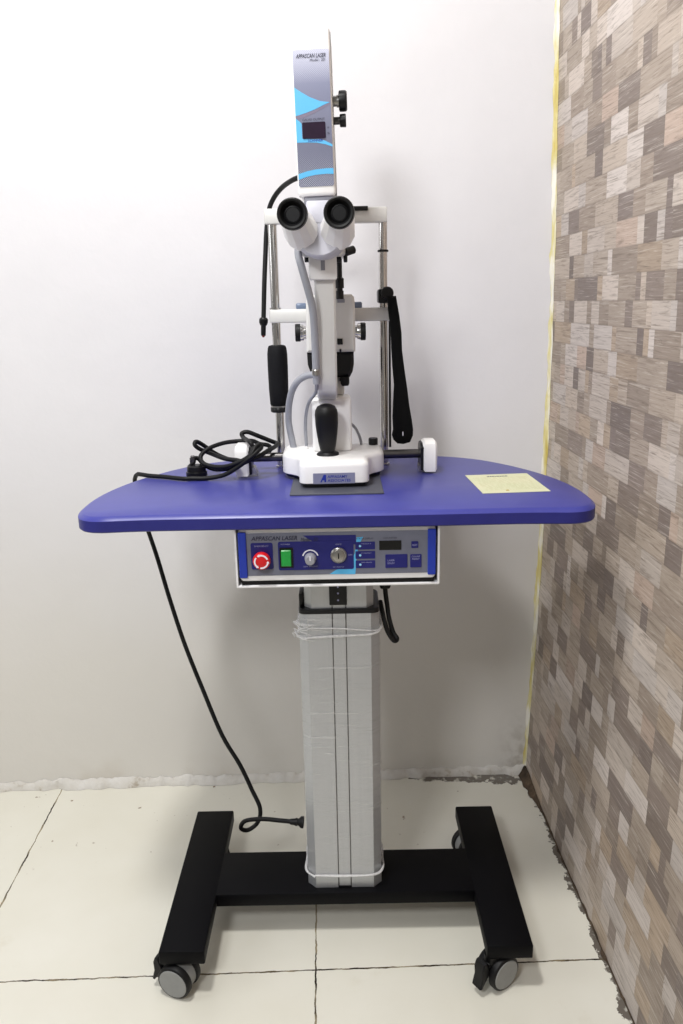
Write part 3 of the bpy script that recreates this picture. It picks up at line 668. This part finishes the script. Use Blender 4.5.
# black strap hanging from the clamp on the right post
bm = bmesh.new(); box(bm, .1045, .1295, PY-.019, PY+.014, 1.1155, 1.1405, .004); cyl(bm, (.121, PY-.019, 1.133), (.121, PY-.027, 1.133), .0115, 20, .002); CR(bm, 'strap_clamp', 'black')
st = [(.1208, 1.1282), (.137, 1.1279), (.1392, 1.112), (.1411, 1.0946), (.1444, 1.063), (.1473, 1.0328), (.1514, .997), (.1555, .9623), (.161, .932), (.1662, .9037), (.1672, .886), (.1660, .8755), (.1603, .8632), (.148, .8600), (.1365, .8612), (.1296, .868), (.1272, .8765), (.1302, .887), (.1306, .9113), (.1311, .9692), (.1298, 1.003), (.1282, 1.0332), (.126, 1.057), (.1236, 1.0792), (.1218, 1.105)]
bm = bmesh.new(); prism(bm, st, [(0, .003), (.003, 0), (.011, 0), (.014, .003)], lambda a, b, h: (a+.0012*math.sin(b*60), PY-.035+h+.004*math.sin(b*22), b)); sp = CR(bm, 'head_strap', 'fabric', smooth=50)
bm = bmesh.new(); box(bm, .1468, .1484, PY-.037, PY-.033, .8765, .8835); CR(bm, 'strap_rivet', 'printwhite', sp)
bm = bmesh.new(); cyl(bm, (.1265, PY-.0035, 1.084), (.1265, PY-.0035, .850), .0022, 10); CR(bm, 'strap_rod', 'black')
# gooseneck fixation lamp
GO = [(-.026, 1.45, 1.3250), (-0.0424, 1.47, 1.3222), (-0.0612, 1.5, 1.3150), (-0.0767, 1.518, 1.3010), (-0.0869, 1.525, 1.2811), (-0.0927, 1.524, 1.247), (-0.0965, 1.521, 1.2039), (-0.1005, 1.516, 1.1518), (-0.1042, 1.513, 1.0935)]
bm = bmesh.new(); sweep(bm, GO, .0044, 8, 14); gn = CR(bm, 'gooseneck', 'rubber', smooth=60)
p = Vector(GO[-1]); q = Vector((-.1062, 1.512, 1.0585)); d = (q-p).normalized()
bm = bmesh.new(); lathe(bm, p-d*.001, q, [(0, .006), (.003, .0082), (.009, .0082), (.014, .006), (.0145, .0048), (.031, .0045), (.0325, .004)], 22); CR(bm, 'lamp_tip', 'black', gn)
bm = bmesh.new(); lathe(bm, p+d*.031, q+d*.1, [(0, .0036), (.0035, .0016)], 14); CR(bm, 'red_lamp', plain('red_lamp', (130, 30, 24), .3), gn)

# ------------------------------------------------------------------ cords
CORD = [(-0.2475, 1.447, 0.832), (-0.2396, 1.445, 0.8403), (-0.2377, 1.45, 0.8468), (-0.2311, 1.455, 0.8457), (-0.2206, 1.455, 0.8335), (-0.1996, 1.44, 0.8282), (-0.1709, 1.415, 0.8339), (-0.1469, 1.4, 0.8446), (-0.1309, 1.4, 0.8518), (-0.1157, 1.408, 0.8563), (-0.1005, 1.42, 0.8639), (-0.0881, 1.455, 0.8657), (-0.0879, 1.482, 0.8662), (-0.0977, 1.484, 0.8701), (-0.1229, 1.478, 0.8823), (-0.1403, 1.476, 0.8897), (-0.151, 1.474, 0.8876), (-0.1472, 1.465, 0.8811), (-0.1322, 1.414, 0.8819), (-0.1259, 1.408, 0.8733), (-0.1265, 1.4, 0.8669), (-0.1322, 1.4, 0.8569), (-0.1448, 1.398, 0.8503), (-0.1564, 1.405, 0.8509), (-0.1805, 1.425, 0.8508), (-0.2109, 1.465, 0.8538), (-0.2294, 1.462, 0.863), (-0.2369, 1.46, 0.8711), (-0.2348, 1.465, 0.8758), (-0.226, 1.475, 0.8689), (-0.2072, 1.485, 0.8517), (-0.1884, 1.488, 0.8406), (-0.1657, 1.488, 0.8333), (-0.1391, 1.486, 0.833), (-0.1155, 1.486, 0.8435), (-0.1, 1.484, 0.8542), (-0.1046, 1.484, 0.8626), (-0.1192, 1.483, 0.8655), (-0.1337, 1.484, 0.8717), (-0.16, 1.484, 0.8717), (-0.1852, 1.475, 0.8705), (-0.2093, 1.458, 0.8649), (-0.223, 1.448, 0.8556), (-0.2246, 1.44, 0.8474), (-0.2167, 1.43, 0.8404), (-0.1966, 1.42, 0.8367), (-0.1742, 1.405, 0.8398), (-0.1522, 1.393, 0.8484), (-0.1345, 1.391, 0.8578), (-0.1265, 1.392, 0.8652), (-0.1205, 1.4, 0.8746), (-0.1139, 1.405, 0.8777), (-0.1109, 1.404, 0.8727), (-0.1174, 1.396, 0.8674), (-0.1313, 1.389, 0.8571), (-0.1493, 1.392, 0.8431), (-0.1791, 1.4, 0.8254), (-0.2116, 1.404, 0.8196), (-0.2338, 1.405, 0.8196), (-0.2534, 1.405, 0.8196), (-0.2889, 1.425, 0.8196), (-0.3185, 1.438, 0.8196), (-0.3382, 1.452, 0.8196), (-0.346, 1.462, 0.818), (-0.354, 1.474, 0.81), (-0.357, 1.482, 0.794), (-0.351, 1.487, 0.74), (-0.3396, 1.49, 0.6902), (-0.3258, 1.48, 0.6444), (-0.3047, 1.46, 0.5692), (-0.2786, 1.44, 0.4833), (-0.2466, 1.42, 0.3968), (-0.2125, 1.4, 0.3098), (-0.1791, 1.385, 0.2523), (-0.1568, 1.37, 0.2061), (-0.1416, 1.355, 0.176), (-0.1459, 1.345, 0.1522), (-0.1647, 1.335, 0.1425), (-0.1766, 1.325, 0.1547), (-0.1669, 1.315, 0.1769), (-0.1338, 1.305, 0.1872), (-0.0995, 1.295, 0.1898), (-0.079, 1.287, 0.1926)]
ox = Vector((-.2340, 1.440, .8155))
K = thing('power_cord', 'black power cord with plug, coiled on the blue table and trailing to the column', 'cord', ox)
def KR(bm, name, mat, parent=None, smooth=50):
    bmesh.ops.translate(bm, vec=-ox, verts=bm.verts); return link(name, bm, mat, parent or K, smooth)
bm = bmesh.new(); sweep(bm, CORD, .0041, 5, 10); KR(bm, 'cord', 'rubber')
bm = bmesh.new(); prism(bm, [(ox.x-.0005+.0205*math.cos(2*PI*i/24)*(1 if abs(math.cos(2*PI*i/24)) < .8 else .95), 1.446+.0175*math.sin(2*PI*i/24)) for i in range(24)], [(.8157, .001), (.817, 0), (.8235, 0), (.8245, .002), (.8335, .0025), (.836, .006)])
pg = KR(bm, 'mains_plug', 'black', smooth=35)
bm = bmesh.new(); box(bm, -.2435, -.2365, 1.442, 1.449, .834, .8535, .001); box(bm, -.247, -.240, 1.452, 1.458, .834, .848, .001); KR(bm, 'plug_pin', 'darksteel', pg)
bm = bmesh.new(); lathe(bm, (-.0800, 1.287, .1925), (-.04, 1.282, .1922), [(0, .0052), (.010, .0062), (.010, .0072), (.013, .0072), (.013, .006), (.016, .0065), (.020, .0105), (.0245, .0108)], 16); KR(bm, 'appliance_connector', 'rubber')

TI = (Matrix.Translation((.019, 1.28, 0)) @ Matrix.Rotation(math.radians(-1.4), 4, 'Z')).inverted()      # world to table
bm = bmesh.new()
sweep(bm, [(.0985, 1.29, .655), (0.0990, 1.289, 0.6368), (0.1013, 1.285, 0.6167), (0.1038, 1.275, 0.595), (0.11, 1.268, 0.572), (0.1162, 1.262, 0.5625), (0.1107, 1.258, 0.5607), (0.1006, 1.258, 0.5766), (0.0945, 1.262, 0.597), (0.0915, 1.27, 0.6121), (.0895, 1.285, .622)], .0042, 6, 10)
bmesh.ops.transform(bm, matrix=TI, verts=bm.verts); L2 = link('control_lead', bm, 'rubber', T, 60)
bm = bmesh.new(); box(bm, .0890, .1075, 1.279, 1.301, .645, .6930, .004); bmesh.ops.transform(bm, matrix=TI, verts=bm.verts); link('lead_plug', bm, 'rubber', L2)

# ------------------------------------------------------------------ stretch film on the column
rf = random.Random(5); bm = bmesh.new(); rings = []
base_o = [(-.0525, -.0465), (0, -.0468), (.0525, -.0465), (.067, -.032), (.067, .0), (.067, .0355), (.0525, .05), (0, .05), (-.0525, .05), (-.067, .0355), (-.067, 0), (-.067, -.032)]
nz = 46
for i in range(nz+1):
    z = .028+(.525-.028)*i/nz
    e = .0012+.0006*rf.random()+(.0025 if i in (nz-1, nz) else 0)
    rings.append([bm.verts.new((a, b, z+rf.uniform(-.002, .002))) for a, b in inset(base_o, -e)])
for a, b in zip(rings, rings[1:]):
    for i in range(12): bm.faces.new((a[i], a[(i+1) % 12], b[(i+1) % 12], b[i]))
bmesh.ops.translate(bm, vec=(0, 0, .0902), verts=bm.verts); F = link('plastic_wrap', bm, 'film', T, 80); F['label'] = 'clear crinkled stretch film round the column'
def rope(z0, tilt, r, e):
    bm = bmesh.new(); o = inset(base_o, -e)
    sweep(bm, smooth_path([(a, b, z0+tilt*a+rf.uniform(-.002, .002)) for a, b in o+[o[0]]], 5), lambda t: r*(.7+.5*abs(math.sin(t*23))), 1, 8); bmesh.ops.translate(bm, vec=(0, 0, .0902), verts=bm.verts); link('twisted_edge', bm, 'filmrope', F, 60)
rope(.028, .02, .0022, .0028); rope(.494, .075, .0022, .003); rope(.506, -.05, .0012, .003)
bm = bmesh.new()
for i in range(9):
    x = -.07+rf.uniform(-.004, .002); z = .497+rf.uniform(-.012, .02)
    sweep(bm, [(x, -.036+rf.uniform(-.01, .01), z), (x-.004, -.036, z+.006), (x+.008, -.05, z+rf.uniform(-.006, .01)), (x+.028, -.0505, z+rf.uniform(-.006, .006))], .0007, 4, 6)
bmesh.ops.translate(bm, vec=(0, 0, .0902), verts=bm.verts); link('crumpled_edge', bm, 'filmrope', F, 60)

# ------------------------------------------------------------------ light, world, camera
def area(name, loc, target, size, power, color=(1, 1, 1), sy=None):
    l = bpy.data.lights.new(name, 'AREA'); l.energy = power; l.color = color; l.size = size
    if sy: l.shape = 'RECTANGLE'; l.size_y = sy
    o = bpy.data.objects.new(name, l); COL.objects.link(o); o.location = loc
    o.rotation_euler = (Vector(target)-Vector(loc)).to_track_quat('-Z', 'Y').to_euler(); return o
area('ceiling_lamp', (-.40, .74, 2.62), (-.2, 1.2, .6), .2, 29, (1, .985, .96), .28)
area('window_light', (-.75, -.55, 2.15), (.1, 1.7, 1.0), .4, 23, (.98, .985, 1), .4)
area('side_window', (-2.1, .75, 1.75), (.1, 1.45, .9), .9, 10, (.95, .97, 1), 1.1)
w = bpy.data.worlds.new('world'); SC.world = w; w.use_nodes = True
bg = w.node_tree.nodes['Background']; bg.inputs[0].default_value = (1, .97, .93, 1); bg.inputs[1].default_value = .24

cam = bpy.data.cameras.new('camera'); co = bpy.data.objects.new('camera', cam); COL.objects.link(co); SC.camera = co
cam.sensor_fit = 'VERTICAL'; cam.sensor_height = 36; cam.lens = 800/1024*36; cam.clip_start = .01
Rw = ((0.99945712, -0.0261929, 0.01998477), (-0.02598555, -0.25381239, 0.96690435), (-0.02025364, -0.96689875, -0.25435524))
co.matrix_world = Matrix(((Rw[0][0], -Rw[0][1], -Rw[0][2], 0), (Rw[1][0], -Rw[1][1], -Rw[1][2], 0), (Rw[2][0], -Rw[2][1], -Rw[2][2], 1.12), (0, 0, 0, 1)))
SC.view_settings.view_transform = 'Standard'; SC.view_settings.look = 'None'
SC.view_settings.exposure = 0; SC.view_settings.gamma = 1
